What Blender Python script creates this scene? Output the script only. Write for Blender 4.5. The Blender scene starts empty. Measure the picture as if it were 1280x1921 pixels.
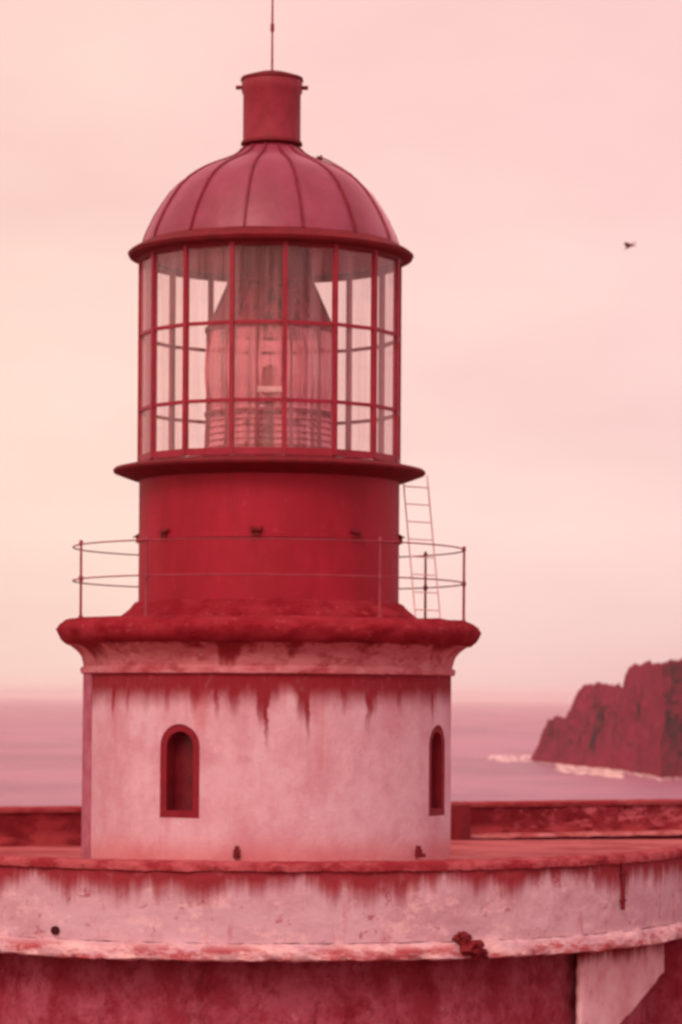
import bpy, bmesh, math, random
from mathutils import Vector, Matrix, noise as mn
random.seed(7)
S = 0.0076            # metres per photograph pixel at the tower axis
DIST = 41.8           # camera to tower axis
HZ = 1310             # photograph row of the horizon
SEA = -45.0
FLOOR = -2.75
sc = bpy.context.scene
COL = sc.collection
R = math.radians

# ------------------------------------------------------------------ camera
cam = bpy.data.cameras.new('camera'); camo = bpy.data.objects.new('camera', cam); COL.objects.link(camo)
cam.sensor_fit = 'VERTICAL'; cam.sensor_height = 36; cam.sensor_width = 24
cam.lens = 5500/1921*36
cam.shift_y = 349.5/1921
cam.clip_start = 0.5; cam.clip_end = 200000
camo.location = (1.04, -DIST, 0)
camo.rotation_euler = (Matrix.Rotation(R(90), 3, 'X') @ Matrix.Rotation(R(0.37), 3, 'Z')).to_euler()
cam.dof.use_dof = True; cam.dof.focus_distance = 15.0; cam.dof.aperture_fstop = 4.4
sc.camera = camo

# ------------------------------------------------------------------ world, sun, exposure
SUN_EL, SUN_AZ = 42, -22       # azimuth measured from the camera's side of the tower, negative to the left
w = bpy.data.worlds.new('World'); sc.world = w; w.use_nodes = True
nt = w.node_tree; nt.nodes.clear()
def wn(t): return nt.nodes.new(t)
out = wn('ShaderNodeOutputWorld'); bg = wn('ShaderNodeBackground'); bg2 = wn('ShaderNodeBackground'); add = wn('ShaderNodeAddShader')
sky = wn('ShaderNodeTexSky'); sky.sky_type = 'NISHITA'; sky.sun_disc = False
sky.sun_elevation = R(SUN_EL); sky.sun_rotation = R(180 + SUN_AZ*-1); sky.dust_density = 6; sky.air_density = 0.6
tint = wn('ShaderNodeMix'); tint.data_type = 'RGBA'; tint.blend_type = 'MULTIPLY'; tint.inputs[0].default_value = 1
tint.inputs[7].default_value = (1.0, 0.50, 0.32, 1)
nt.links.new(sky.outputs[0], tint.inputs[6]); nt.links.new(tint.outputs[2], bg.inputs[0]); bg.inputs[1].default_value = 0.05
# the overcast deck of cloud
tc = wn('ShaderNodeTexCoord'); sep = wn('ShaderNodeSeparateXYZ'); nt.links.new(tc.outputs['Generated'], sep.inputs[0])
ramp = wn('ShaderNodeValToRGB'); cr = ramp.color_ramp
cr.elements[0].position = 0.0; cr.elements[0].color = (0.93, 0.65, 0.60, 1)
cr.elements[1].position = 0.30; cr.elements[1].color = (0.88, 0.525, 0.515, 1)
e = cr.elements.new(0.06); e.color = (0.95, 0.69, 0.635, 1)
nt.links.new(sep.outputs[2], ramp.inputs[0])
mp = wn('ShaderNodeMapping'); mp.inputs['Scale'].default_value = (3, 3, 9); nt.links.new(tc.outputs['Generated'], mp.inputs[0])
nz = wn('ShaderNodeTexNoise'); nz.inputs['Scale'].default_value = 1.6; nz.inputs['Detail'].default_value = 4
nt.links.new(mp.outputs[0], nz.inputs[0])
r2 = wn('ShaderNodeValToRGB'); r2.color_ramp.elements[0].position = 0.3; r2.color_ramp.elements[0].color = (0.93, 0.88, 0.88, 1)
r2.color_ramp.elements[1].position = 0.7; r2.color_ramp.elements[1].color = (1.05, 1.09, 1.05, 1)
nt.links.new(nz.outputs[0], r2.inputs[0])
mx = wn('ShaderNodeMix'); mx.data_type = 'RGBA'; mx.blend_type = 'MULTIPLY'; mx.inputs[0].default_value = 1
nt.links.new(ramp.outputs[0], mx.inputs[6]); nt.links.new(r2.outputs[0], mx.inputs[7]); 
side = wn('ShaderNodeMapRange'); side.interpolation_type = 'SMOOTHSTEP'; nt.links.new(sep.outputs[0], side.inputs[0]); side.inputs[1].default_value = -0.16; side.inputs[2].default_value = 0.16
sidec = wn('ShaderNodeMix'); sidec.data_type = 'RGBA'; nt.links.new(side.outputs[0], sidec.inputs[0]); sidec.inputs[6].default_value = (1.03, 1.06, 1.0, 1); sidec.inputs[7].default_value = (0.985, 0.945, 1.0, 1)
mx2 = wn('ShaderNodeMix'); mx2.data_type = 'RGBA'; mx2.blend_type = 'MULTIPLY'; mx2.inputs[0].default_value = 1
nt.links.new(mx.outputs[2], mx2.inputs[6]); nt.links.new(sidec.outputs[2], mx2.inputs[7]); nt.links.new(mx2.outputs[2], bg2.inputs[0])
bg2.inputs[1].default_value = 1.0
nt.links.new(bg.outputs[0], add.inputs[0]); nt.links.new(bg2.outputs[0], add.inputs[1]); nt.links.new(add.outputs[0], out.inputs[0])

sun = bpy.data.lights.new('sun', 'SUN'); suno = bpy.data.objects.new('sun', sun); COL.objects.link(suno)
sun.energy = 1.1; sun.angle = R(22); sun.color = (1.0, 0.80, 0.78)
sd = Vector((math.sin(R(SUN_AZ))*math.cos(R(SUN_EL)), -math.cos(R(SUN_AZ))*math.cos(R(SUN_EL)), math.sin(R(SUN_EL))))
suno.rotation_euler = sd.to_track_quat('Z', 'Y').to_euler()
suno.location = (0, 0, 30)
sc.view_settings.view_transform = 'Standard'; sc.view_settings.look = 'None'
sc.view_settings.exposure = 0; sc.view_settings.gamma = 1; sc.view_settings.use_curve_mapping = False
sc.render.engine = 'CYCLES'
sc.cycles.max_bounces = 8; sc.cycles.transparent_max_bounces = 24; sc.cycles.volume_bounces = 1

# ------------------------------------------------------------------ material helpers
class NB:
    def __init__(s, name):
        s.m = bpy.data.materials.new(name); s.m.use_nodes = True; s.t = s.m.node_tree; s.t.nodes.clear()
        s.out = s.n('ShaderNodeOutputMaterial'); s.b = s.n('ShaderNodeBsdfPrincipled'); s.l(s.b.outputs[0], s.out.inputs[0])
        s.geo = s.n('ShaderNodeNewGeometry'); s.pos = s.geo.outputs['Position']
    def n(s, t): return s.t.nodes.new(t)
    def l(s, a, b): s.t.links.new(a, b)
    def put(s, sock, v):
        if hasattr(v, 'is_linked'): s.l(v, sock)
        else: sock.default_value = v
    def math(s, op, a, b=0.0, c=None, clamp=False):
        k = s.n('ShaderNodeMath'); k.operation = op; k.use_clamp = clamp
        s.put(k.inputs[0], a); s.put(k.inputs[1], b)
        if c is not None: s.put(k.inputs[2], c)
        return k.outputs[0]
    def scale(s, v): 
        k = s.n('ShaderNodeVectorMath'); k.operation = 'MULTIPLY'; s.l(s.pos, k.inputs[0]); k.inputs[1].default_value = v; return k.outputs[0]
    def noise(s, sc3, detail=4, rough=0.55, dist=0.0, off=0.0):
        k = s.n('ShaderNodeTexNoise'); ad = s.n('ShaderNodeVectorMath'); ad.operation = 'ADD'; s.l(s.scale(sc3), ad.inputs[0]); ad.inputs[1].default_value = (off, off*1.7, off*0.6)
        s.l(ad.outputs[0], k.inputs['Vector']); k.inputs['Scale'].default_value = 1
        k.inputs['Detail'].default_value = detail; k.inputs['Roughness'].default_value = rough; k.inputs['Distortion'].default_value = dist
        return k.outputs[0]
    def step(s, v, a, b):
        k = s.n('ShaderNodeMapRange'); k.interpolation_type = 'SMOOTHSTEP'; s.put(k.inputs[0], v); k.inputs[1].default_value = a; k.inputs[2].default_value = b
        return k.outputs[0]
    def mix(s, f, a, b, mode='MIX'):
        k = s.n('ShaderNodeMix'); k.data_type = 'RGBA'; k.blend_type = mode; s.put(k.inputs[0], f)
        for sock, v in ((k.inputs[6], a), (k.inputs[7], b)):
            if hasattr(v, 'is_linked'): s.l(v, sock)
            else: sock.default_value = (*v, 1)
        return k.outputs[2]
    def z(s):
        k = s.n('ShaderNodeSeparateXYZ'); s.l(s.pos, k.inputs[0]); return k.outputs[2]
    def drip(s, z0, length, freq, lo=0.35, hi=0.72, soft=0.05, fine=0.5, seed=0.0, runs=()):
        """mask of a stain that starts at height z0 and runs down the wall by an uneven length"""
        a = s.noise((freq, freq, 0.02*seed), 3, 0.6, off=seed); b = s.noise((freq*5, freq*5, 0.05), 3, 0.6, off=seed+3)
        c = s.noise((3, 3, 3), 4, 0.6)
        L = s.math('ADD', s.math('MULTIPLY', s.step(a, lo, hi), length), s.math('MULTIPLY', s.step(b, lo, hi), length*fine))
        L = s.math('ADD', L, s.math('MULTIPLY', s.math('SUBTRACT', c, 0.5), soft*2.2))
        if runs:
            k = s.n('ShaderNodeSeparateXYZ'); s.l(s.pos, k.inputs[0]); az = s.math('ARCTAN2', k.outputs[0], s.math('MULTIPLY', k.outputs[1], -1.0))
            az = s.math('ADD', az, s.math('MULTIPLY', s.math('SUBTRACT', s.noise((2, 2, 3.0), 3, 0.6), 0.5), 0.06))
            for a0, wd, ln in runs:
                q = s.math('DIVIDE', s.math('SUBTRACT', az, R(a0)), R(wd))
                L = s.math('ADD', L, s.math('MULTIPLY', s.math('POWER', 2.718, s.math('MULTIPLY', s.math('POWER', s.math('ABSOLUTE', q), 5.0), -1.0)), ln))
            L = s.math('MAXIMUM', L, 0.0)
        d = s.math('SUBTRACT', z0, s.z())
        m = s.step(s.math('DIVIDE', s.math('ADD', s.math('SUBTRACT', L, d), soft), s.math('ADD', s.math('MULTIPLY', L, 0.42), soft*2)), 0.0, 1.0)
        m = s.math('MULTIPLY', m, s.math('SUBTRACT', 1.0, s.math('MULTIPLY', s.step(s.noise((8, 8, 5), 6, 0.7, off=seed), 0.52, 0.75), 0.22)))
        return s.math('MULTIPLY', m, s.step(d, -0.02, 0.01))
    def done(s, col, rough=0.85, bump=None, dist=0.01, strength=0.5, metal=0.0, spec=0.3, sheen=0.0):
        s.b.inputs['Sheen Weight'].default_value = sheen; s.b.inputs['Sheen Roughness'].default_value = 0.35; s.b.inputs['Sheen Tint'].default_value = (1, 0.55, 0.68, 1)
        s.put(s.b.inputs['Base Color'], col if hasattr(col, 'is_linked') else (*col, 1)); s.put(s.b.inputs['Roughness'], rough)
        s.b.inputs['Metallic'].default_value = metal; s.b.inputs['Specular IOR Level'].default_value = spec
        if bump is not None:
            k = s.n('ShaderNodeBump'); s.l(bump, k.inputs['Height']); k.inputs['Distance'].default_value = dist; k.inputs['Strength'].default_value = strength
            s.l(k.outputs[0], s.b.inputs['Normal'])
        return s.m

PLA = (0.68, 0.51, 0.59); PLB = (0.585, 0.35, 0.42); STAIN = (0.235, 0.012, 0.022); STAIN2 = (0.46, 0.070, 0.075)

def m_tower():
    b = NB('tower_plaster')
    c = b.mix(b.step(b.noise((1.3, 1.3, 1.1), 7, 0.66), 0.36, 0.66), PLA, PLB)
    c = b.mix(b.math('MULTIPLY', b.step(b.noise((2.6, 2.6, 2.2), 7, 0.7, off=4), 0.50, 0.66), 0.40), c, (0.52, 0.25, 0.34))
    c = b.mix(b.math('MULTIPLY', b.step(b.noise((2.0, 2.0, 1.4), 7, 0.7, off=9), 0.52, 0.68), 0.5), c, (0.74, 0.54, 0.60))
    c = b.mix(b.math('MULTIPLY', b.step(b.noise((5, 5, 0.7), 5, 0.65), 0.5, 0.75), 0.4), c, (0.56, 0.26, 0.33))
    c = b.mix(b.math('MULTIPLY', b.step(b.noise((9, 9, 9), 5, 0.7), 0.56, 0.72), 0.35), c, (0.48, 0.20, 0.27))
    c = b.mix(b.math('MULTIPLY', b.drip(0.34, 1.5, 1.7, 0.5, 0.75, 0.35, 0.4, 5), 0.45), c, STAIN2)
    c = b.mix(b.math('MULTIPLY', b.step(b.z(), -1.75, -2.2), 0.55), c, (0.55, 0.10, 0.10))
    c = b.mix(b.math('MULTIPLY', b.drip(0.36, 0.75, 1.9, 0.46, 0.76, 0.14, 0.20, 1), 0.4), c, STAIN)
    c = b.mix(b.math('MULTIPLY', b.drip(0.385, 0.43, 1.3, 0.12, 0.42, 0.07, 0.20, 8, runs=[(0.2, 1.7, 0.34), (1.2, 0.6, 0.30), (12.0, 1.9, 0.26), (13.2, 0.7, 0.28), (33.0, 1.3, 0.34), (35, 0.6, 0.14), (-53, 0.9, 0.22), (-46, 0.7, 0.10), (-38, 1.2, 0.06), (-21, 1.5, 0.10), (-14, 0.7, 0.16), (24, 0.8, 0.09), (45, 1, 0.10), (62, 0.9, 0.22), (6.6, 2.4, -0.16), (-8.5, 1.6, 0.14), (-30, 1.0, 0.09)]), 0.96), c, STAIN)
    return b.done(c, 0.9, b.noise((14, 14, 14), 6, 0.65), 0.02, 0.6, spec=0.15)
def m_cornice():
    b = NB('cornice_plaster')
    c = b.mix(b.step(b.noise((1.6, 1.6, 5), 6, 0.65), 0.38, 0.66), (0.60, 0.25, 0.28), (0.50, 0.15, 0.18))
    c = b.mix(b.math('MULTIPLY', b.step(b.noise((2.2, 2.2, 6), 7, 0.72), 0.48, 0.62), 0.75), c, (0.34, 0.045, 0.06))
    c = b.mix(b.math('MULTIPLY', b.step(b.noise((3, 3, 5), 7, 0.72, off=5), 0.55, 0.66), 0.6), c, (0.66, 0.34, 0.37))
    c = b.mix(b.math('MULTIPLY', b.drip(0.80, 0.22, 1.9, 0.42, 0.75, 0.05, 0.5, 2, runs=[(-10, 3.5, 0.34), (9, 2.5, 0.12), (-60, 6, 0.2), (60, 5, 0.15)]), 0.95), c, STAIN)
    return b.done(c, 0.9, b.noise((12, 12, 16), 6, 0.7), 0.03, 0.8, spec=0.15)
def m_moss():
    b = NB('weathered_slab')
    c = b.mix(b.step(b.noise((2, 2, 4), 6, 0.65), 0.35, 0.65), (0.35, 0.030, 0.048), (0.25, 0.010, 0.022))
    c = b.mix(b.step(b.noise((9, 9, 14), 5, 0.7), 0.58, 0.7), c, (0.42, 0.09, 0.09))
    return b.done(c, 0.95, b.noise((11, 11, 14), 6, 0.7), 0.05, 1.0, spec=0.1)
def m_drum():
    b = NB('red_drum_paint')
    c = b.mix(b.step(b.noise((1.3, 1.3, 0.8), 5, 0.6), 0.35, 0.7), (0.36, 0.010, 0.036), (0.29, 0.007, 0.024))
    c = b.mix(b.math('MULTIPLY', b.step(b.noise((2.2, 2.2, 0.35), 6, 0.7, off=2), 0.48, 0.66), 0.55), c, (0.25, 0.006, 0.018))
    c = b.mix(b.math('MULTIPLY', b.step(b.noise((7, 7, 0.8), 5, 0.7), 0.52, 0.72), 0.45), c, (0.24, 0.010, 0.020))
    c = b.mix(b.math('MULTIPLY', b.step(b.noise((10, 10, 10), 5, 0.7), 0.60, 0.70), 0.5), c, (0.44, 0.05, 0.075))
    return b.done(c, 0.62, b.noise((5, 5, 5), 5, 0.6), 0.02, 0.5, spec=0.3)
def m_dome():
    b = NB('dome_copper_paint')
    c = b.mix(b.step(b.noise((2.2, 2.2, 1.2), 5, 0.6), 0.35, 0.68), (0.28, 0.036, 0.088), (0.215, 0.018, 0.052))
    c = b.mix(b.math('MULTIPLY', b.step(b.noise((9, 9, 2), 6, 0.7), 0.52, 0.72), 0.55), c, (0.25, 0.022, 0.038))
    return b.done(c, b.math('ADD', 0.42, b.math('MULTIPLY', b.noise((4, 4, 4)), 0.2)), b.noise((4, 4, 4), 4, 0.6), 0.03, 0.5, spec=0.7, sheen=1.0)
def m_dark(name='dark_iron', a=(0.25, 0.020, 0.034), c2=(0.17, 0.014, 0.022), rough=0.6):
    b = NB(name)
    c = b.mix(b.step(b.noise((5, 5, 5), 5, 0.65), 0.35, 0.68), a, c2)
    return b.done(c, rough, b.noise((18, 18, 18), 4), 0.01, 0.4)
def m_par():
    b = NB('parapet_plaster')
    c = b.mix(b.step(b.noise((1.0, 1.0, 1.6), 6, 0.6), 0.35, 0.68), (0.62, 0.46, 0.54), (0.53, 0.34, 0.41))
    c = b.mix(b.math('MULTIPLY', b.step(b.noise((6, 6, 1.6), 6, 0.7), 0.56, 0.70), 0.45), c, (0.46, 0.11, 0.15))
    # fine cracks and scabs
    k = b.n('ShaderNodeTexVoronoi'); k.feature = 'DISTANCE_TO_EDGE'; 
    wob = b.n('ShaderNodeVectorMath'); wob.operation = 'MULTIPLY_ADD'; wn_ = b.n('ShaderNodeTexNoise'); b.l(b.scale((4, 4, 4)), wn_.inputs['Vector']); wn_.inputs['Scale'].default_value = 1; wn_.inputs['Detail'].default_value = 5
    b.l(wn_.outputs['Color'], wob.inputs[0]); wob.inputs[1].default_value = (0.7, 0.7, 0.7); b.l(b.scale((1.3, 1.3, 0.8)), wob.inputs[2]); b.l(wob.outputs[0], k.inputs['Vector']); k.inputs['Scale'].default_value = 1
    cr = b.math('MULTIPLY', b.step(k.outputs['Distance'], 0.012, 0.0), b.step(b.noise((1.5, 1.5, 1.5), 3), 0.56, 0.62))
    c = b.mix(b.math('MULTIPLY', cr, 0.7), c, (0.32, 0.05, 0.08))
    c = b.mix(b.math('MULTIPLY', b.step(b.noise((4, 4, 5), 7, 0.75), 0.585, 0.65), 0.75), c, (0.36, 0.08, 0.11))
    c = b.mix(b.math('MULTIPLY', b.step(b.noise((2.2, 2.2, 3.5), 8, 0.75, off=7), 0.53, 0.62), 0.6), c, (0.80, 0.60, 0.64))
    # flaking pale band and rust towards the lower edge
    lo = b.step(b.z(), -2.92, -3.08)
    c = b.mix(b.math('MULTIPLY', lo, b.step(b.noise((1.8, 1.8, 7), 8, 0.74), 0.40, 0.62)), c, (0.78, 0.57, 0.58))
    c = b.mix(b.math('MULTIPLY', b.step(b.z(), -2.96, -3.12), b.math('MULTIPLY', b.step(b.noise((1.3, 1.3, 4), 9, 0.78), 0.44, 0.60), 1.0)), c, (0.40, 0.085, 0.10))
    # black-red lichen hanging from the top
    c = b.mix(b.math('MULTIPLY', b.drip(-1.98, 0.50, 1.7, 0.08, 0.80, 0.06, 0.5, 3), 0.96), c, (0.27, 0.022, 0.034))
    c = b.mix(b.math('MULTIPLY', b.math('MULTIPLY', b.drip(-1.98, 0.16, 1.2, 0.2, 0.75, 0.04, 0.3, 6), b.step(b.noise((3.5, 3.5, 6), 7, 0.75), 0.50, 0.64)), 0.8), c, (0.60, 0.19, 0.20))
    return b.done(c, 0.92, b.noise((6, 6, 7), 7, 0.62), 0.03, 0.7, spec=0.12)
def m_low():
    b = NB('bare_lower_wall')
    c = b.mix(b.step(b.noise((2.2, 2.2, 1.8), 8, 0.72), 0.40, 0.64), (0.30, 0.036, 0.062), (0.44, 0.11, 0.17))
    c = b.mix(b.math('MULTIPLY', b.step(b.noise((5, 5, 3.0), 8, 0.75), 0.50, 0.64), 0.65), c, (0.19, 0.012, 0.022))
    c = b.mix(b.math('MULTIPLY', b.step(b.noise((3.5, 3.5, 2.5), 6, 0.7), 0.60, 0.70), 0.8), c, (0.54, 0.20, 0.27))
    return b.done(c, 0.95, b.noise((8, 8, 8), 7, 0.7), 0.07, 0.9, spec=0.1)
def m_rear():
    b = NB('rear_parapet_face')
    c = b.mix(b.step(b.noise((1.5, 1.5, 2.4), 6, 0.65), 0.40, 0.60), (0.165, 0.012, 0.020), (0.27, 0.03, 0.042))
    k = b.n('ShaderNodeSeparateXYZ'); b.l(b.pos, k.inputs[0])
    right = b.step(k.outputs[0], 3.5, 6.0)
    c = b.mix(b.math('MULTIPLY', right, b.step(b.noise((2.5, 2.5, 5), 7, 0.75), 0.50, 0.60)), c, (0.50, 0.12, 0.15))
    c = b.mix(b.math('MULTIPLY', b.step(b.z(), -2.42, -2.62), b.step(b.noise((1.1, 1.1, 3), 6), 0.4, 0.55)), c, (0.38, 0.06, 0.07))
    return b.done(c, 0.95, b.noise((8, 8, 8), 6, 0.7), 0.05, 0.8, spec=0.1)
def m_floor():
    b = NB('terrace_floor')
    c = b.mix(b.step(b.noise((0.5, 0.5, 1), 9, 0.74), 0.4, 0.62), (0.46, 0.12, 0.13), (0.28, 0.035, 0.045))
    return b.done(c, 0.9, b.noise((6, 6, 6), 6, 0.7), 0.03, 0.7)
def m_coping(name, a, c2):
    b = NB(name)
    c = b.mix(b.step(b.noise((2.0, 2.0, 3), 6, 0.68), 0.42, 0.60), a, c2)
    return b.done(c, 0.95, b.noise((10, 10, 10), 6, 0.7), 0.04, 0.9, spec=0.1)
def m_patch():
    b = NB('whitewashed_patch')
    c = b.mix(b.step(b.noise((1.6, 1.6, 1.6), 8, 0.7), 0.36, 0.66), (0.92, 0.70, 0.76), (0.76, 0.44, 0.50))
    c = b.mix(b.math('MULTIPLY', b.step(b.noise((3.5, 3.5, 3.0), 8, 0.75, off=3), 0.55, 0.68), 0.6), c, (0.45, 0.10, 0.14))
    c = b.mix(b.drip(-3.2, 0.22, 2.5, 0.2, 0.7, 0.07, 0.5, 4), c, (0.27, 0.022, 0.034))
    return b.done(c, 0.92, b.noise((8, 8, 8), 7, 0.7), 0.04, 0.8, spec=0.1)
def m_rock():
    b = NB('cliff_rock')
    c = b.mix(b.step(b.noise((0.03, 0.03, 0.05), 8, 0.68), 0.40, 0.62), (0.25, 0.006, 0.038), (0.31, 0.012, 0.055))
    c = b.mix(b.math('MULTIPLY', b.step(b.noise((0.06, 0.06, 0.12), 8, 0.75), 0.56, 0.66), 0.6), c, (0.30, 0.06, 0.08))
    return b.done(c, 0.95, b.noise((0.12, 0.12, 0.12), 8, 0.7), 4.0, 1.0, spec=0.0)
def m_sea():
    b = NB('sea_water')
    c = b.mix(b.step(b.noise((0.004, 0.0022, 1), 7, 0.65), 0.38, 0.62), (0.44, 0.16, 0.27), (0.30, 0.095, 0.18))
    h = b.math('ADD', b.noise((0.10, 0.16, 1), 5, 0.6), b.math('MULTIPLY', b.noise((0.02, 0.035, 1), 3), 2.0))
    return b.done(c, 0.36, h, 2.6, 1.0, spec=0.35)
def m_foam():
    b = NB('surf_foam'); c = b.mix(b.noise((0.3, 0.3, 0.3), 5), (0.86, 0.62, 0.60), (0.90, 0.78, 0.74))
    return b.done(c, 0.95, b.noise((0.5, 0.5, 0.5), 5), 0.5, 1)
def m_ground():
    b = NB('rocky_ground'); c = b.mix(b.step(b.noise((0.7, 0.7, 0.7), 8, 0.7), 0.4, 0.62), (0.20, 0.03, 0.035), (0.34, 0.08, 0.085))
    return b.done(c, 0.95, b.noise((3, 3, 3), 7, 0.7), 0.12, 1)
def m_glass(name, tintc, refl, haze, hazecol):
    b = NB(name); t = b.t; t.nodes.remove(b.b)
    tr = b.n('ShaderNodeBsdfTransparent'); tr.inputs[0].default_value = (*tintc, 1)
    gl = b.n('ShaderNodeBsdfGlossy'); gl.inputs['Roughness'].default_value = 0.06; gl.inputs[0].default_value = (0.9, 0.75, 0.75, 1)
    df = b.n('ShaderNodeBsdfDiffuse'); df.inputs[0].default_value = (*hazecol, 1)
    fr = b.n('ShaderNodeLayerWeight'); fr.inputs[0].default_value = 0.35
    m1 = b.n('ShaderNodeMixShader'); m2 = b.n('ShaderNodeMixShader')
    f = b.math('ADD', b.math('MULTIPLY', fr.outputs['Facing'], refl), 0.02, clamp=True)
    b.l(f, m1.inputs[0]); b.l(tr.outputs[0], m1.inputs[1]); b.l(gl.outputs[0], m1.inputs[2])
    dirt = b.math('MULTIPLY', b.step(b.noise((6, 6, 0.25), 5, 0.65), 0.33, 0.70), haze)
    dirt = b.math('ADD', dirt, b.math('MULTIPLY', b.math('POWER', fr.outputs['Facing'], 3.0), haze*4), clamp=True)
    b.l(dirt, m2.inputs[0]); b.l(m1.outputs[0], m2.inputs[1]); b.l(df.outputs[0], m2.inputs[2]); b.l(m2.outputs[0], b.out.inputs[0])
    return b.m

M = dict(tower=m_tower(), cornice=m_cornice(), moss=m_moss(), drum=m_drum(), dome=m_dome(), iron=m_dark(),
         frame=m_dark('red_glazing_paint', (0.33, 0.022, 0.050), (0.26, 0.015, 0.034), 0.5),
         eave=m_dark('eave_paint', (0.19, 0.009, 0.018), (0.13, 0.008, 0.013), 0.7),
         vent=m_dark('vent_paint', (0.31, 0.034, 0.060), (0.24, 0.024, 0.040), 0.55),
         rail=m_dark('rail_iron', (0.33, 0.06, 0.09), (0.26, 0.04, 0.06), 0.7),
         ladder=m_dark('ladder_metal', (0.86, 0.58, 0.58), (0.76, 0.46, 0.47), 0.6),
         par=m_par(), low=m_low(), rear=m_rear(), floor=m_floor(),
         coping=m_coping('parapet_coping', (0.30, 0.032, 0.045), (0.46, 0.11, 0.13)),
         rcoping=m_coping('rear_coping', (0.29, 0.035, 0.045), (0.36, 0.07, 0.08)),
         kerb=m_coping('pale_kerb', (0.66, 0.24, 0.25), (0.46, 0.10, 0.11)),
         patch=m_patch(),
         rock=m_rock(), outcrop=m_coping('outcrop_rock', (0.22, 0.018, 0.030), (0.33, 0.06, 0.08)), sea=m_sea(), foam=m_foam(), ground=m_ground(),
         glass=m_glass('lantern_glass', (0.995, 0.96, 0.96), 0.15, 0.11, (0.95, 0.66, 0.70)),
         prism=m_glass('lens_glass', (0.86, 0.52, 0.56), 0.8, 0.85, (0.90, 0.34, 0.42)),
         cone=m_glass('lens_cone_glass', (0.60, 0.24, 0.29), 0.5, 2.2, (0.34, 0.06, 0.09)),
         pil=m_coping('shaded_pilaster_plaster', (0.50, 0.19, 0.27), (0.42, 0.13, 0.19)),  # darker purple tone paints in shade on the flank turned from the light
         ribp=m_dark('roof_rib_paint', (0.22, 0.018, 0.042), (0.17, 0.014, 0.030), 0.5),
         ceil=m_dark('ceiling_paint', (0.52, 0.09, 0.16), (0.44, 0.07, 0.12), 0.8),
         pane=m_dark('window_glass', (0.16, 0.010, 0.020), (0.11, 0.007, 0.014), 0.3),
         wframe=m_dark('window_frame_paint', (0.24, 0.010, 0.024), (0.18, 0.008, 0.018), 0.7),
         bird=m_dark('bird_feathers', (0.34, 0.12, 0.14), (0.25, 0.08, 0.10), 0.8),
         hole=m_dark('dark_cavity', (0.06, 0.006, 0.010), (0.04, 0.005, 0.008), 0.95))

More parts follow.
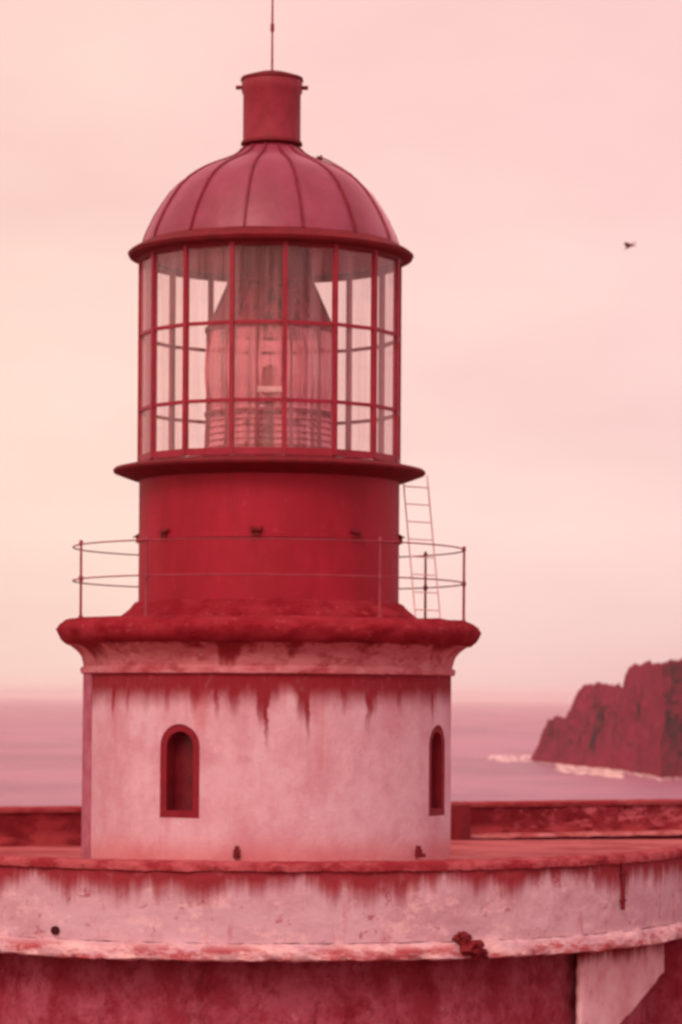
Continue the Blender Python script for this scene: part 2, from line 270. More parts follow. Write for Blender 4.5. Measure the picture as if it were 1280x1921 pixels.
# ------------------------------------------------------------------ mesh helpers
class MB:
    def __init__(s): s.v = []; s.f = []
    def add(s, vs, fs):
        o = len(s.v); s.v += [tuple(p) for p in vs]; s.f += [tuple(i+o for i in f) for f in fs]; return s
    def box(s, c, size, rz=0.0, mat3=None):
        m = mat3 or Matrix.Rotation(rz, 3, 'Z'); hx, hy, hz = [k/2 for k in size]
        vs = [Vector(c)+m @ Vector((x, y, z)) for x in (-hx, hx) for y in (-hy, hy) for z in (-hz, hz)]
        return s.add(vs, [(0,1,3,2),(4,6,7,5),(0,4,5,1),(2,3,7,6),(0,2,6,4),(1,5,7,3)])
    def tube(s, a, b, r, n=8, r2=None):
        a, b = Vector(a), Vector(b); q = (b-a).to_track_quat('Z', 'Y'); r2 = r if r2 is None else r2
        vs = [a+q @ Vector((r*math.cos(2*math.pi*i/n), r*math.sin(2*math.pi*i/n), 0)) for i in range(n)]
        vs += [b+q @ Vector((r2*math.cos(2*math.pi*i/n), r2*math.sin(2*math.pi*i/n), 0)) for i in range(n)]
        return s.add(vs, [(i, (i+1) % n, n+(i+1) % n, n+i) for i in range(n)] + [tuple(range(n))[::-1], tuple(range(n, 2*n))])
    def lathe(s, prof, n=128, a0=0.0, a1=360.0, closed=False, jit=0.0, jf=1.5, phase=0.0):
        """prof: (radius, z) from bottom/outside round; angle 0 looks at the camera"""
        full = abs(a1-a0) >= 359.9; cols = n if full else n+1; k = len(prof); vs = []
        for i in range(cols):
            a = R(a0+(a1-a0)*i/n+phase)
            for r, z in prof:
                x, y = math.sin(a), -math.cos(a)
                if jit:
                    d = mn.fractal(Vector((x*r*jf, y*r*jf, z*jf*2)), 0.8, 2.0, 4)*jit; d2 = mn.fractal(Vector((x*r*jf+9, y*r*jf, z*jf)), 0.8, 2.0, 3)*jit*0.6
                else: d = d2 = 0
                if r < 0.02: d = d2 = 0
                vs.append((x*(r+d), y*(r+d), z+d2))
        fs = []
        for i in range(n):
            j = (i+1) % cols
            for q in range(k if closed else k-1):
                p = (q+1) % k
                fs.append((i*k+q, j*k+q, j*k+p, i*k+p))
        if not full and closed: fs += [tuple(range(k)), tuple(range((cols-1)*k, cols*k))[::-1]]
        return s.add(vs, fs)
    def sweep(s, path, prof, jit=0.0, jf=1.5):
        """path: list of (point2, outward normal2); prof: closed list of (outward offset, z)"""
        k = len(prof); vs = []
        for p, nrm in path:
            for o, z in prof:
                q = Vector((p[0]+nrm[0]*o, p[1]+nrm[1]*o, z))
                if jit:
                    d = mn.fractal(Vector((q.x*jf, q.y*jf, z*jf*1.5)), 0.7, 2.0, 5)*jit
                    q += Vector((nrm[0]*d, nrm[1]*d, mn.fractal(Vector((q.x*jf+5, q.y*jf, z*jf)), 0.7, 2.0, 5)*jit*0.6))
                vs.append(q)
        n = len(path)
        fs = [(i*k+q, (i+1)*k+q, (i+1)*k+(q+1) % k, i*k+(q+1) % k) for i in range(n-1) for q in range(k)]
        fs += [tuple(range(k)), tuple(range((n-1)*k, n*k))[::-1]]
        return s.add(vs, fs)
    def build(s, name, m, parent=None, rot=None, smooth=None):
        me = bpy.data.meshes.new(name); off = wloc(parent); me.from_pydata([tuple(Vector(p)-off) for p in s.v], [], s.f)
        bm = bmesh.new(); bm.from_mesh(me); bmesh.ops.recalc_face_normals(bm, faces=bm.faces)
        if smooth:
            for f in bm.faces: f.smooth = True
            for e in bm.edges:
                if len(e.link_faces) == 2 and e.calc_face_angle(0) > R(smooth): e.smooth = False
        bm.to_mesh(me); bm.free()
        me.materials.append(M[m]); o = bpy.data.objects.new(name, me); COL.objects.link(o)
        if parent: o.parent = parent
        if rot is not None: o.rotation_euler.z = rot
        return o
def wloc(p):
    v = Vector((0, 0, 0))
    while p is not None: v += p.location; p = p.parent
    return v
def empty(name, loc, label, cat, group=None):
    o = bpy.data.objects.new(name, None); COL.objects.link(o); o.location = loc; o['label'] = label; o['category'] = cat
    if group: o['group'] = group
    o.empty_display_size = 0.3
    return o
def tag(o, label, cat, group=None): o['label'] = label; o['category'] = cat; return o
def again(o, rot=None, loc=None):
    c = o.copy(); COL.objects.link(c); c.parent = o.parent
    if rot is not None: c.rotation_euler.z = rot
    if loc is not None: c.location = loc
    return c
def P(rpx, y): return (rpx*S, (HZ-y)*S)          # a point of a turned profile read off the photograph
def prof(*pts): return [P(a, b) for a, b in pts]
def ring(theta, r, z): return Vector((r*math.sin(R(theta)), -r*math.cos(R(theta)), z))

# ================================================================== SETTING
def struct(o): o['kind'] = 'structure'; return o
def pt(px, d): return (camo.location.x + (px-640)*d/5500, d-DIST)     # plan position of a photograph column at a distance
# sea
W = 60000
sea = MB().add([(-W, -W, SEA), (W, -W, SEA), (W, W, SEA), (-W, W, SEA)], [(0, 1, 2, 3)]).build('sea', 'sea'); struct(sea)
# the lighthouse's own rock
n = 150; ext = 170; vs = []; fs = []
for j in range(n+1):
    for i in range(n+1):
        x = (i/n*2-1)*ext; y = (j/n*2-1)*ext + 10; r = math.hypot(x, (y-0)*0.95)
        z = -6.6 + mn.fractal(Vector((x*0.06, y*0.06, 0)), 0.9, 2, 6)*0.6
        t = max(0, r-55)/95
        z -= (t**1.3)*44 + t*mn.fractal(Vector((x*0.03, y*0.03, 3)), 0.9, 2, 6)*5
        vs.append((x, y, max(z, SEA-3)))
for j in range(n):
    for i in range(n):
        a = j*(n+1)+i; fs.append((a, a+1, a+n+2, a+n+1))
struct(MB().add(vs, fs).build('ground', 'ground', smooth=60))

# headland across the water
def lerp_tab(t, x):
    for (a, ya), (b, yb) in zip(t, t[1:]):
        if x <= b: return ya+(yb-ya)*(x-a)/(b-a)
    return t[-1][1]
TOP = [(996, 1424), (1003, 1412), (1012, 1392), (1022, 1366), (1028, 1355), (1040, 1347), (1062, 1347), (1070, 1332), (1078, 1309), (1088, 1291), (1100, 1284), (1118, 1281),
       (1135, 1282), (1150, 1288), (1167, 1289), (1172, 1272), (1179, 1250), (1192, 1246), (1215, 1243), (1280, 1240), (1340, 1236), (1420, 1228), (1520, 1250), (1560, 1300), (1600, 1420)]
FOOT = [(996, 1426), (1030, 1431), (1070, 1436), (1120, 1440), (1170, 1446), (1210, 1452), (1240, 1459), (1290, 1458), (1350, 1470), (1450, 1485), (1600, 1480)]
roll = math.tan(R(0.37))
nc, rows = 420, 46; vs = []; fs = []
for i in range(nc+1):
    px = 996+(1600-996)*i/nc
    fy = lerp_tab(FOOT, px)-HZ-(px-640)*roll; df = -SEA*5500/fy
    x0, y0 = pt(px, df)
    depth = 60+160*min(1, (px-996)/200)
    dc = df+depth*0.16
    H = (HZ+(px-640)*roll-lerp_tab(TOP, px))*dc/5500-SEA
    H = max(0.5, H)
    dirx, diry = (px-640)/5500, 1.0
    for j in range(rows+1):
        t = j/rows
        if t < 0.62:
            u = t/0.62; prof_h = min(1, (u**0.75)*1.0); d = df+depth*0.16*(u**1.15)
        else:
            u = (t-0.62)/0.38; prof_h = 1-u**1.6; d = dc+depth*0.66*u
        x = camo.location.x+dirx*d; y = d-DIST
        z = H*prof_h
        env = math.sin(math.pi*min(1, t/0.62)*0.5)*(1-min(1, t/0.62)) * 4
        ex = min(1, H/25)
        nv = mn.fractal(Vector((x*0.035, y*0.022, z*0.04)), 0.75, 2.1, 7)
        rg = abs(mn.fractal(Vector((x*0.06+3, y*0.03, z*0.015)), 0.9, 2.0, 5))
        y += (nv*20 - rg*15)*ex*(0.35+0.65*env)
        x += mn.fractal(Vector((x*0.09+7, y*0.03, z*0.09)), 0.8, 2.0, 6)*2.4*ex*(0.25+0.5*env)
        z += mn.fractal(Vector((x*0.16, y*0.03, z*0.12)), 0.8, 2.0, 6)*2.4*ex*min(1, t*6)
        z += max(0, abs(mn.fractal(Vector((x*0.3, y*0.05, z*0.2)), 0.7, 2.0, 5))-0.15)*2.0*ex*min(1, t*4)
        vs.append((x, y, SEA-1.5+z if j in (0, rows) else SEA+z))
for i in range(nc):
    for j in range(rows):
        a = i*(rows+1)+j; fs.append((a, a+rows+1, a+rows+2, a+1))
struct(MB().add(vs, fs).build('headland', 'rock'))

# surf: broken white water round the foot of the headland
rnd = random.Random(3); mb = MB()
def blob(x, y, a, b, h):
    k = 11; vs = [(x, y, SEA+h)]; ph = rnd.random()*9
    for q in range(k):
        t = 2*math.pi*q/k; rr = 0.7+0.5*rnd.random(); vs.append((x+a*rr*math.cos(t), y+b*rr*math.sin(t), SEA-0.1))
        
    mb.add(vs, [(0, 1+q, 1+(q+1) % k) for q in range(k)])
def surf(px0, px1, off0, off1, cnt, s0, s1, yoff=0):
    for q in range(cnt):
        px = px0+(px1-px0)*rnd.random()
        row = lerp_tab(FOOT, max(996, px))-HZ-(px-640)*roll + off0+(off1-off0)*rnd.random()**1.5
        if mn.noise(Vector((px*0.09, row*0.35, 0))) < -0.12: continue
        d = -SEA*5500/row; x, y = pt(px, d); s = s0+(s1-s0)*rnd.random()**2
        blob(x, y, s, s*5.0, 0.25+0.5*rnd.random()*s/5)
surf(915, 1000, -8, 3, 210, 0.8, 3.2)
surf(880, 960, -9, -5, 30, 0.4, 1.5)
surf(1005, 1050, -1, 3, 40, 0.5, 1.6)
surf(1044, 1168, -1, 15, 520, 0.8, 3.6)
surf(1150, 1240, 0, 6, 150, 0.5, 1.7)
surf(1235, 1300, -1, 5, 80, 0.5, 2.2)
f = mb.build('surf', 'foam', smooth=80); f['kind'] = 'stuff'; tag(f, 'white surf breaking at the foot of the dark headland', 'surf')

# ================================================================== LOWER BUILDING
bld = empty('lower_building', (0, 0, -6.6), 'pink rendered building with curved lichen-stained parapet in front of the lighthouse', 'building')
RP = 6.0
def path(r0, a0=-72, a1=72, side=14, seg=150, tail=30):
    p = []
    def cn(a): return (math.sin(R(a)), -math.cos(R(a)))
    na = cn(a0); st = (r0*na[0], r0*na[1])
    for i in range(tail, 0, -1): p.append(((st[0]-side*i/tail, st[1]+0.12*side*i/tail), (-0.12, -0.99)))
    for i in range(seg+1):
        a = a0+(a1-a0)*i/seg; c = cn(a); p.append(((r0*c[0], r0*c[1]), c))
    nb = cn(a1); st = (r0*nb[0], r0*nb[1])
    for i in range(1, tail+1): p.append(((st[0]+side*i/tail, st[1]+0.12*side*i/tail), (0.12, -0.99)))
    return p
pa = path(RP, seg=420)
prf = [(-0.34, -2.062), (0.0, -2.062)] + [(0.0, -2.062-0.92*i/14) for i in range(1, 15)] + [(0.0, -3.00), (-0.34, -3.00)]
MB().sweep(pa, prf, 0.018, 1.6).build('parapet_wall', 'par', bld, smooth=50)
# coping along the top, low and crumbled
MB().sweep(pa, [(-0.37, -2.12), (0.035, -2.12), (0.045, -2.06), (0.02, -2.015), (-0.16, -2.00), (-0.34, -2.015)], 0.022, 3.0).build('coping', 'coping', bld, smooth=50)
# the ledge under the parapet
MB().sweep(pa, [(-0.46, -3.005), (0.03, -3.005), (0.07, -3.06), (0.10, -3.12), (0.10, -3.20), (0.06, -3.225), (-0.46, -3.225)], 0.03, 3.0).build('ledge', 'par', bld, smooth=50)
# recessed wall below
pl = path(RP-0.44, seg=300)
lw = [(-0.3, -3.20)] + [(0, -3.20-3.5*i/40) for i in range(41)] + [(-0.3, -6.7)]
MB().sweep(pl, lw, 0.03, 1.5).build('lower_wall', 'low', bld, smooth=50)
# whitewashed patch on it
def col_on(px, r):       # angle on the circle of radius r where a photograph column meets its near side
    best = None
    for k in range(-850, 850):
        a = k*0.1; x = r*math.sin(R(a)); y = -r*math.cos(R(a)); q = 640+(x-1.04)*5500/(y+DIST)
        if best is None or abs(q-px) < best[0]: best = (abs(q-px), a)
    return best[1]
aL, aR = col_on(1076, 5.62), col_on(1247, 5.66)
pv = []; N = 30; K = 16
A0 = ring(aL, 5.70, 0); A1 = ring(aR, 5.76, 0); dn = (A1-A0).normalized()
for i in range(N+1):
    for j in range(K+1):
        v = j/K; z = -3.235-1.4*v
        lim = 1.0 if v < 0.24 else 1.0-1.15*(v-0.24)
        if i == N: lim += 0.05*mn.noise(Vector((v*14, 3, 0)))
        q = A0+(A1-A0)*(i/N)*lim+dn*(0.03*mn.fractal(Vector((i*0.1, v*12, 0)), 0.8, 2, 4))
        pv.append((q.x, q.y+0.008*mn.noise(Vector((q.x*2, v*9, 0))), z))
bfs = [(i*(K+1)+j, (i+1)*(K+1)+j, (i+1)*(K+1)+j+1, i*(K+1)+j+1) for i in range(N) for j in range(K)]
o = MB().add(pv, bfs).build('plaster_patch', 'patch', bld, smooth=50)
sm = o.modifiers.new('thick', 'SOLIDIFY'); sm.thickness = 0.08; sm.offset = 1
o['label'] = 'pale whitewashed patch on the dark lower wall'
# terrace floor: apse and hall behind
FX = [( -40, -2.0)] ; 
pts = [p for p, _ in path(RP-0.3, seg=60)]
poly = [(x, y, FLOOR) for x, y in pts]+[(19.0, 18.5, FLOOR), (-19.0, 11.0, FLOOR)]
MB().add([(0, 4, FLOOR)]+poly, [(0, 1+i, 1+(i+1) % len(poly)) for i in range(len(poly))]).build('terrace_floor', 'floor', bld)
# broken spout on the ledge
a = col_on(884, 6.1); c = ring(a, 6.12, -3.05)
mb = MB(); bm = bmesh.new(); bmesh.ops.create_icosphere(bm, subdivisions=3, radius=1)
def rocky(cx, s3, seed, amp=0.35, f=1.6, rz=0):
    mat = Matrix.Rotation(rz, 3, 'Z'); vs = []
    for v in bm.verts:
        q = v.co.copy(); q *= 1+amp*mn.fractal(q*f+Vector((seed, seed, 0)), 0.8, 2, 5)
        q = mat @ Vector((q.x*s3[0], q.y*s3[1], q.z*s3[2])); vs.append(Vector(cx)+q)
    return vs, [tuple(v.index for v in f.verts) for f in bm.faces]
bm.verts.index_update()
mb.add(*rocky(c+Vector((-0.10, 0.04, 0.09)), (0.10, 0.10, 0.07), 2, 0.6, 2.2))
mb.add(*rocky(c+Vector((0.0, 0.03, -0.03)), (0.15, 0.13, 0.10), 5, 0.6, 2.2))
mb.add(*rocky(c+Vector((0.10, 0.08, -0.10)), (0.11, 0.12, 0.08), 8, 0.6, 2.2))
mb.build('broken_spout', 'eave', bld)
# little weep hole and rusty downpipe stub on the parapet
a = col_on(108, 6.0); c = ring(a, 6.0, (HZ-1748)*36.4/5500)
MB().tube(c+ring(a, -0.06, 0), c+ring(a, 0.03, 0), 0.055, 14).build('weep_hole', 'hole', bld)
a = col_on(1171, 6.03); c = ring(a, 6.035, 0)
mb = MB().tube(c+Vector((0, 0, -2.13)), c+Vector((0, 0, -2.72)), 0.028, 10)
mb.box(c+Vector((0, 0, -2.25)), (0.09, 0.05, 0.03), R(a)).box(c+Vector((0, 0, -2.60)), (0.09, 0.05, 0.03), R(a))
mb.build('downpipe', 'eave', bld, smooth=40)

# rear parapet
rp = empty('rear_parapet', (0, 15, -2.9), 'low dark stained parapet along the far edge of the terrace behind the tower', 'wall')
p0, p1 = Vector(pt(-60, 53.2)), Vector(pt(1360, 60.6)); dirv = (p1-p0).normalized(); nrm = (dirv.y, -dirv.x)
ln = (p1-p0).length; ppath = [(tuple(p0+dirv*ln*(i/240)), nrm) for i in range(241)]
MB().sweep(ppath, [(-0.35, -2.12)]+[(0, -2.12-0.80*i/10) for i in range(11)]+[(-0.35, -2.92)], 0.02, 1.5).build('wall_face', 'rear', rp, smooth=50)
MB().sweep(ppath, [(-0.38, -2.13), (0.05, -2.13), (0.06, -2.06), (0.02, -2.03), (-0.36, -2.03)], 0.02, 2.5).build('coping', 'rcoping', rp, smooth=50)
kp = ppath[95:232]
MB().sweep(kp, [(0.02, -2.74), (0.02, -2.66), (0.22, -2.67), (0.24, -2.74)], 0.02, 2.5).build('kerb', 'kerb', rp, smooth=50)
# end pier beside the tower
q = Vector(pt(858, 57.4)); MB().box((q.x, q.y-0.1, -2.42), (0.34, 0.5, 0.72), math.atan2(dirv.y, dirv.x)).build('pier', 'eave', rp)

# ================================================================== LIGHTHOUSE
lh = empty('lighthouse', (0, 0, FLOOR), 'stubby round lighthouse with white plaster base, red drum and domed glass lantern', 'lighthouse')
RT = 343*S
# tower wall with two real arched openings
WIN = [(-25.7, 0.303), (66.6, 0.303)]
W0, W1 = -1.625, -0.36
def arch(w, z0, z1, d0, d1, n=14):
    """arched prism from radius d0 to d1, facing the camera at angle 0"""
    sh = [(-w, z0), (w, z0)]+[(w*math.cos(math.pi*i/n), z1-w+w*math.sin(math.pi*i/n)) for i in range(n+1)]
    k = len(sh); m = MB()
    m.add([(x, -d0, z) for x, z in sh]+[(x, -d1, z) for x, z in sh],
          [(i, (i+1) % k, k+(i+1) % k, k+i) for i in range(k)]+[tuple(range(k)), tuple(range(k, 2*k))[::-1]])
    return m
zt = (HZ-1262)*S
wallp = [(RT-0.45, FLOOR+0.005), (RT+0.01, FLOOR+0.005)]+[(RT+0.01-0.01*i/12, FLOOR+0.005+(zt-FLOOR)*i/12) for i in range(1, 13)]+[(RT-0.45, zt+0.005)]
tw = MB().lathe(wallp, 192, closed=True, jit=0.0).build('tower_wall', 'tower', lh, smooth=40)
cuts = []
for a, hw in WIN:
    c = arch(hw, W0, W1, RT-0.33, RT+0.3).build('cut', 'tower', lh, rot=R(a)); cuts.append(c)
    md = tw.modifiers.new('cut', 'BOOLEAN'); md.object = c; md.operation = 'DIFFERENCE'; md.solver = 'EXACT'
bpy.context.view_layer.update()
dg = bpy.context.evaluated_depsgraph_get()
me = bpy.data.meshes.new_from_object(tw.evaluated_get(dg)); tw.modifiers.clear(); tw.data = me
for c in cuts: bpy.data.objects.remove(c)
# windows: frame, mullion, panes
def arch_frame(w, z0, z1, t, d0, d1, n=14):
    def sh(w, z0, z1): return [(-w, z0), (w, z0)]+[(w*math.cos(math.pi*i/n), z1-w+w*math.sin(math.pi*i/n)) for i in range(n+1)]
    A = sh(w, z0, z1); B = sh(w-t, z0+t, z1-t); k = len(A); m = MB()
    vs = [(x, -d0, z) for x, z in A]+[(x, -d1, z) for x, z in A]+[(x, -d0, z) for x, z in B]+[(x, -d1, z) for x, z in B]
    fs = []
    for i in range(k):
        j = (i+1) % k; fs += [(k+i, k+j, 3*k+j, 3*k+i), (2*k+i, 2*k+j, 3*k+j, 3*k+i), (i, j, k+j, k+i), (i, j, 2*k+j, 2*k+i)]
    return m.add(vs, fs)
w1 = None
for a, hw in WIN:
    if w1 is None:
        w1 = arch_frame(hw-0.004, W0+0.004, W1-0.004, 0.095, RT-0.31, RT-0.015).build('window', 'wframe', lh, rot=R(a))
        g = arch(hw-0.09, W0+0.09, W1-0.09, RT-0.28, RT-0.262); gm = g.build('pane', 'pane', lh); gm.parent = w1
        sl = MB().box((0, -(RT-0.14), W0+0.012), (2*hw-0.01, 0.26, 0.03)).build('sill', 'wframe', lh); sl.parent = w1
    else:
        w2 = w1.copy(); COL.objects.link(w2); w2.rotation_euler.z = R(a)
        for ch in list(w1.children):
            c2 = ch.copy(); COL.objects.link(c2); c2.parent = w2
# flat pilaster on the left flank
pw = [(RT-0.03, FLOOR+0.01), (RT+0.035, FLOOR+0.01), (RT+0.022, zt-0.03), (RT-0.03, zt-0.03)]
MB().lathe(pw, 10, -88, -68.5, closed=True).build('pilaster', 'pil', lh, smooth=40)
# scuppers at the foot
for px, y in ((447, 1600), (783, 1597)):
    a = col_on(px, RT); zz = (HZ-y)*(DIST-RT*math.cos(R(a)))/5500
    mb = MB().box((0, -RT-0.02, zz-0.02), (0.085, 0.10, 0.11)).box((0, -RT-0.02, zz+0.05), (0.05, 0.08, 0.07))
    mb.tube((0, -RT-0.04, zz-0.03), (0, -RT-0.14, zz-0.045), 0.028, 10)
    mb.build('scupper', 'eave', lh, rot=R(a))
# cornice: fillet, cove, and rounded slab
cov = [(343, 1268), (350, 1266), (351, 1257), (345, 1253), (347, 1243), (350, 1234), (357, 1225), (367, 1217), (376, 1212)]
MB().lathe(prof(*cov), 240, jit=0.008, jf=3).build('cornice', 'cornice', lh, smooth=60)
slab = [(360, 1213), (378, 1212), (388, 1203), (393, 1195), (395, 1186), (391, 1177), (383, 1170), (372, 1166), (330, 1165), (240, 1163)]
MB().lathe(prof(*slab), 300, jit=0.035, jf=2.2).build('gallery_slab', 'moss', lh, smooth=60)
# mossy skirt round the drum, uneven
sk = [(280, 1168), (279, 1160), (270, 1152), (260, 1143), (251, 1136), (240, 1131)]
MB().lathe(prof(*sk), 260, jit=0.035, jf=3).build('skirt', 'moss', lh, smooth=60)
# drum
RD = 244
MB().lathe(prof((RD, 1150), (RD, 1080), (RD, 1022), (RD+2.5, 1021), (RD+2.5, 1013), (RD, 1012), (RD, 950), (RD, 896)), 200).build('lantern_drum', 'drum', lh, smooth=30)
v = None
for k in range(8):
    th = -4+45*k
    if v is None:
        zc = 2.25; rr = RD*S
        mb = MB().box((0, -rr-0.02, zc), (0.10, 0.06, 0.10)).add([(-0.09, -rr, zc+0.09), (0.09, -rr, zc+0.09), (0.07, -rr-0.10, zc+0.03), (-0.07, -rr-0.10, zc+0.03),
                (-0.09, -rr, zc+0.05), (0.09, -rr, zc+0.05)], [(0, 1, 2, 3), (4, 5, 2, 3), (0, 3, 4), (1, 5, 2)])
        v = mb.build('drum_vent', 'eave', lh, rot=R(th))
    else: again(v, R(th))
# catwalk plate
MB().lathe(prof((244, 906), (258, 903), (278, 896), (291, 891), (293, 887), (290, 883), (268, 878), (240, 874)), 200).build('catwalk', 'eave', lh, smooth=40)
# ---- glazing: 16 sides, three tiers
rv = 243*S; fa = 22.5; off = 7.5
zb, z1, z2, ztop = [(HZ-y)*S for y in (872, 775, 635, 492)]
tiers = [(zb, z1), (z1, z2), (z2, ztop)]
rm = rv*math.cos(R(fa/2)); hwid = rv*math.sin(R(fa/2))
mull = MB().box((0, -rv, (zb+ztop)/2), (0.058, 0.075, ztop-zb)).build('mullion', 'frame', lh, rot=R(off))
for k in range(1, 16): again(mull, R(off+fa*k))
bars = []
for zz in (z1, z2):
    bars.append(MB().box((0, -rm, zz), (2*hwid-0.055, 0.05, 0.046)).build('glazing_bar', 'frame', lh, rot=R(off+fa/2)))
sill = MB().box((0, -rm, zb+0.04), (2*hwid-0.055, 0.07, 0.10)).build('glazing_sill', 'frame', lh, rot=R(off+fa/2))
panes = []
for za, zc in tiers:
    panes.append(MB().box((0, -rm, (za+zc)/2), (2*hwid-0.05, 0.008, zc-za-0.04)).build('pane', 'glass', lh, rot=R(off+fa/2)))
for k in range(1, 16):
    for o in bars+panes+[sill]: again(o, R(off+fa/2+fa*k))
# small latches on mullion joints
# ---- roof
MB().lathe(prof((225, 494), (246, 498), (247, 492), (265, 487), (268, 481), (262, 476), (250, 469), (239, 463), (225, 462)), 200, closed=True).build('eave', 'eave', lh, smooth=40)
MB().lathe(prof((238, 496), (200, 470), (150, 440), (90, 415), (0, 405)), 96).build('inner_ceiling', 'ceil', lh, smooth=60)
DP = [(239, 465), (236, 454), (231, 441), (217, 412), (203, 389), (187, 366), (168, 347), (151, 335), (134, 325), (112, 315), (92, 307), (76, 300), (62, 291), (53, 281)]
NG = 14; ga = 360/NG; goff = -10.3
# gore panels bulge faintly between the ribs
def gore():
    m = MB(); n = 8; k = len(DP); vs = []
    for i in range(n+1):
        a = -ga/2+ga*i/n; bul = 0.012*(1-(2*i/n-1)**2)
        for r, y in DP:
            rr, z = P(r, y); rr += bul*min(1, rr); vs.append(ring(a, rr, z))
    return m.add(vs, [(i*k+q, (i+1)*k+q, (i+1)*k+q+1, i*k+q+1) for i in range(n) for q in range(k-1)])
g = gore().build('roof_panel', 'dome', lh, rot=R(goff+ga/2), smooth=50)
def rib():
    m = MB(); vs = []
    for r, y in DP:
        rr, z = P(r, y); 
        for dx, dr in ((-0.024, -0.01), (-0.016, 0.028), (0.016, 0.028), (0.024, -0.01)):
            vs.append((dx, -(rr+dr), z+dr*0.5))
    return m.add(vs, [(i*4+q, (i+1)*4+q, (i+1)*4+q+1, i*4+q+1) for i in range(len(DP)-1) for q in range(3)])
rb = rib().build('roof_rib', 'ribp', lh, rot=R(goff))
for k in range(1, NG): again(g, R(goff+ga/2+ga*k)); again(rb, R(goff+ga*k))
# roof hatch hump on the right shoulder of the dome
m = MB(); vs = []
for i in range(5):
    a = 66+20*i/4
    for (r, y) in ((152, 335), (134, 322), (112, 309), (94, 301), (92, 307)):
        rr, z = P(r, y); vs.append(ring(a, rr+(0.03 if i in (1, 2, 3) else 0), z+0.01))
m.add(vs, [(i*5+q, (i+1)*5+q, (i+1)*5+q+1, i*5+q+1) for i in range(4) for q in range(4)])
m.build('roof_hatch', 'dome', lh)
m = MB(); p = ring(72, 96*S, (HZ-304)*S); m.tube(p, p+Vector((0.02, 0, 0.05)), 0.02, 6); m.build('hatch_handle', 'eave', lh)
# neck, ventilator
MB().lathe(prof((56, 288), (50, 283), (47, 277), (47, 262)), 64).build('vent_neck', 'frame', lh, smooth=40)
MB().lathe(prof((40, 262), (57, 268), (58, 273), (50, 276), (40, 276)), 64, closed=True).build('vent_collar', 'eave', lh, smooth=40)
MB().lathe(prof((54, 268), (54, 262), (54, 180), (57, 174), (57, 152), (55, 148)), 96).build('ventilator', 'vent', lh, smooth=30)
MB().lathe(prof((56, 155), (59, 153), (58, 148), (30, 139), (8, 134), (0, 133)), 96).build('vent_cap', 'eave', lh, smooth=30)
lug = MB().box((0, -62*S, (HZ-166)*S), (0.05, 0.09, 0.05)).build('vent_lug', 'eave', lh, rot=R(88)); again(lug, R(-88))
MB().tube((0, 0, (HZ-136)*S), (0, 0, (HZ-60)*S), 0.016, 8, 0.013).tube((0, 0, (HZ-60)*S), (0, 0, (HZ-46)*S), 0.028, 10, 0.028).tube((0, 0, (HZ-46)*S), (0, 0, (HZ+50)*S), 0.016, 8, 0.010).build('lightning_rod', 'vent', lh, smooth=40)
# ---- gallery railing
RR = 366*S; zr0 = (HZ-1168)*S; zr1 = (HZ-1030)*S; zr2 = (HZ-1094)*S
def post():
    m = MB().tube((0, -RR, zr0), (0, -RR, zr1), 0.020, 8, 0.017).tube((0, -RR, zr1-0.01), (0, -RR, zr1+0.05), 0.034, 10, 0.02)
    m.tube((0, -RR, zr2-0.035), (0, -RR, zr2+0.035), 0.032, 10)
    return m.tube((0, -RR, zr0-0.01), (0, -RR, zr0+0.05), 0.04, 10, 0.03)
pp = None
for th in (90, 125, 162, 199, -68.5, -35, 34):
    if pp is None: pp = post().build('railing_post', 'rail', lh, rot=R(th), smooth=40)
    else: again(pp, R(th))
for zz in (zr1-0.01, zr2):
    rc = 0.011; MB().lathe([(RR+rc*math.cos(t*math.pi/3), zz+rc*math.sin(t*math.pi/3)) for t in range(6)], 120, closed=True).build('rail', 'rail', lh, smooth=80)

# ---- optic inside the lantern
lens = empty('lighthouse_lens', (0, 0, zb), 'tall reddish prismatic lens with ribbed frame inside the glazed lantern', 'lens')
RL = 118*S
Y = lambda y: (HZ-y)*S
def pprof():
    p = []
    def teeth(r0, y0, r1, y1, n):
        for i in range(n):
            a = i/n; b = (i+0.85)/n
            p.append(((r0+(r1-r0)*a)*S, Y(y0+(y1-y0)*a))); p.append(((r0+(r1-r0)*a-5)*S, Y(y0+(y1-y0)*b)))
    teeth(122, 868, 118, 782, 7); p.append((118*S, Y(780)))
    for i in range(9): t = i/8; p.append(((116+7*math.sin(math.pi*t))*S, Y(772-(150*t))))
    p.append((118*S, Y(620))); p.append((116*S, Y(618)))
    return p
def cprof():
    p = []
    for i in range(7):
        a = i/7; b = (i+0.85)/7; p += [((117-39*a)*S, Y(618-83*a)), ((112-39*a)*S, Y(618-83*b))]
    return p+[(77*S, Y(533))]
NPN = 12; pn = MB().lathe(pprof(), 5, -15, 15).build('prism_panel', 'prism', lens, rot=R(5))
cn_ = MB().lathe(cprof(), 5, -15, 15).build('cone_panel', 'cone', lens, rot=R(5))
lr = MB()
for (ra, ya), (rb_, yb) in (((124, 870), (120, 780)), ((120, 780), (120, 622)), ((120, 622), (80, 533)), ((80, 533), (70, 470))):
    lr.tube((0, -ra*S, Y(ya)), (0, -rb_*S, Y(yb)), 0.026, 6)
lrr = lr.build('frame_rib', 'vent', lens, rot=R(-10))
for k in range(1, NPN): again(pn, R(5+30*k)); again(cn_, R(5+30*k)); again(lrr, R(-10+30*k))
for y, r in ((870, 124), (780, 121), (622, 121), (533, 80)):
    MB().lathe([((r-5)*S, Y(y)-0.025), ((r+2)*S, Y(y)-0.025), ((r+2)*S, Y(y)+0.025), ((r-5)*S, Y(y)+0.025)], 72, closed=True).build('frame_ring', 'vent', lens, smooth=40)
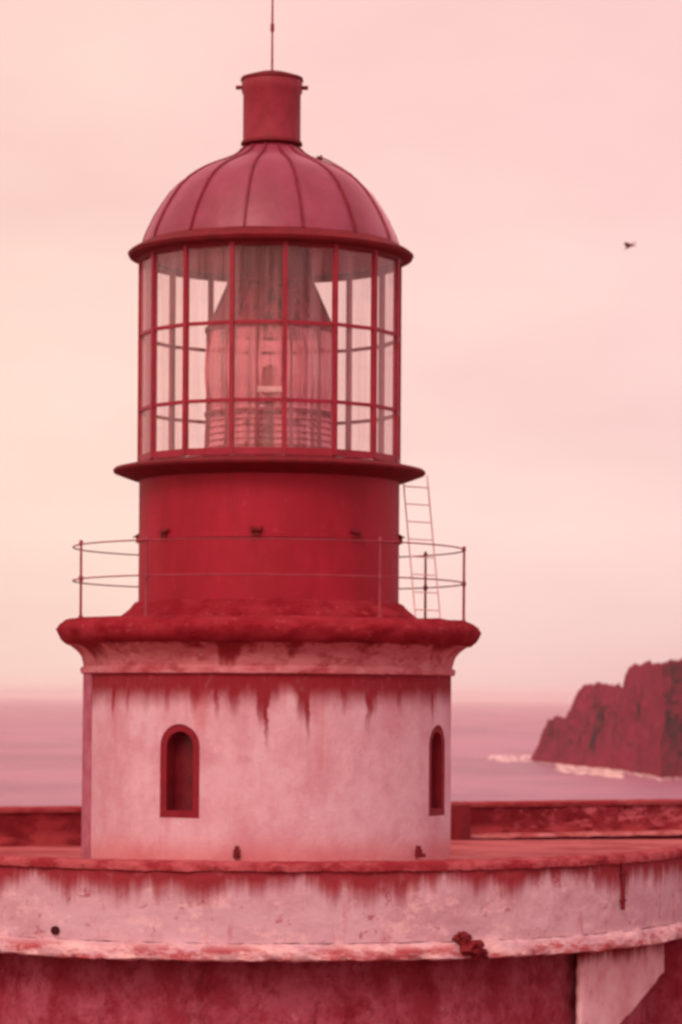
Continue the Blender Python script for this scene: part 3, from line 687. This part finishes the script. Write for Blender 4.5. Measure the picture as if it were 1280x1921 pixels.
MB().lathe([(0, Y(866)), (90*S, Y(866)), (60*S, Y(840)), (34*S, Y(825)), (28*S, Y(760)), (40*S, Y(750)), (0, Y(748))], 40).build('lamp_pedestal', 'frame', lens, smooth=40)
MB().lathe([(0, Y(745)), (14*S, Y(742)), (18*S, Y(720)), (14*S, Y(690)), (0, Y(684))], 24).build('lamp', 'ladder', lens, smooth=50)
MB().lathe([(78*S, Y(532)), (70*S, Y(500)), (66*S, Y(455)), (60*S, Y(430))], 48).build('chimney_hood', 'vent', lens, smooth=40)

o = MB().box((0, -127*S, Y(744)), (0.34, 0.02, 0.075)).build('painted_glint', 'foam', lens, rot=R(1))  # pale plate added to stand in for a bright reflection on the lens
# ---- ladder leaning on the catwalk
ld = empty('ladder', ring(90, 300*S, Y(1164)), 'thin pale metal ladder leaning against the right side of the catwalk', 'ladder')
def L(px, y, dy): return Vector(((px-503)*S, dy, Y(y)))
a0, a1 = L(778, 1164, -0.35), L(753, 888, 0.05); b0, b1 = L(826, 1164, 0.05), L(800, 888, 0.35)
MB().tube(a0, a1, 0.011, 6).build('rail', 'ladder', ld); MB().tube(b0, b1, 0.011, 6).build('rail', 'ladder', ld)
for i in range(8):
    t = (i+0.6)/8.3; MB().tube(a0.lerp(a1, t), b0.lerp(b1, t), 0.009, 6).build('rung', 'ladder', ld)

# ---- bird
bd_d = 135.0; bx, by = pt(1176, bd_d); bz = (HZ-461+3)*bd_d/5500
bird = empty('bird', (bx, by, bz), 'small dark bird flying in the pale sky right of the dome', 'bird')
m = MB(); k = 10; st = [(-0.26, 0.004, 0.0), (-0.20, 0.03, 0.005), (-0.10, 0.062, 0.01), (0.02, 0.07, 0.0), (0.12, 0.05, -0.01), (0.18, 0.034, -0.01), (0.22, 0.036, -0.012), (0.26, 0.022, -0.014), (0.31, 0.004, -0.022)]
vs = []
for t, r, dz in st:
    for i in range(k): a = 2*math.pi*i/k; vs.append((t, r*math.cos(a), r*math.sin(a)+dz))
body = m.add(vs, [(i*k+q, (i+1)*k+q, (i+1)*k+(q+1) % k, i*k+(q+1) % k) for i in range(len(st)-1) for q in range(k)]+[tuple(range(k)), tuple(range((len(st)-1)*k, len(st)*k))])
TF = Matrix.Translation((bx, by, bz)) @ Matrix.Rotation(R(150), 4, 'Z') @ Matrix.Rotation(R(24), 4, 'Y')
def xf(mb): mb.v = [tuple(TF @ Vector(p)) for p in mb.v]; return mb
xf(body).build('body', 'bird', bird, smooth=70)
for sgn in (-1, 1):
    m = MB(); sp = [(0.05, 0.0, 0.16, -0.09), (0.20, 0.07, 0.13, -0.08), (0.36, 0.09, 0.10, -0.05), (0.52, 0.06, 0.02, -0.06), (0.64, 0.02, -0.08, -0.10)]
    vs = []
    for y, z, xf_, xb in sp:
        for x, dz in ((xf_, 0), ((xf_+xb)/2, 0.012), (xb, 0), ((xf_+xb)/2, -0.006)): vs.append((x, sgn*y, z+dz+0.02))
    m.add(vs, [(i*4+q, (i+1)*4+q, (i+1)*4+(q+1) % 4, i*4+(q+1) % 4) for i in range(4) for q in range(4)]+[(0, 1, 2, 3), (16, 17, 18, 19)])
    xf(m).build('wing', 'bird', bird, smooth=70)
m = MB().add([(-0.20, -0.02, 0.01), (-0.20, 0.02, 0.01), (-0.36, 0.07, 0.0), (-0.37, 0.0, 0.0), (-0.36, -0.07, 0.0), (-0.20, 0, 0.03), (-0.36, 0, 0.012)],
             [(0, 4, 6, 5), (5, 6, 2, 1), (0, 1, 2, 3, 4), (4, 3, 6), (3, 2, 6)])
xf(m).build('tail', 'bird', bird)

# ------------------------------------------------------------------ sea haze
hz = MB(); T = 36000
hz.box((0, 0, (SEA-2+60)/2), (2*T, 2*T, 60-(SEA-2)))
ho = hz.build('haze', 'hole'); ho.data.materials.clear()
hm = bpy.data.materials.new('haze_air'); hm.use_nodes = True; t = hm.node_tree; t.nodes.clear()
o_ = t.nodes.new('ShaderNodeOutputMaterial'); pv_ = t.nodes.new('ShaderNodeVolumePrincipled'); t.links.new(pv_.outputs[0], o_.inputs['Volume'])
pv_.inputs['Color'].default_value = (1.0, 0.985, 0.975, 1); pv_.inputs['Density'].default_value = 0.00005
ho.data.materials.append(hm); ho['kind'] = 'stuff'; tag(ho, 'thin pink sea haze fading the water into the sky', 'haze')
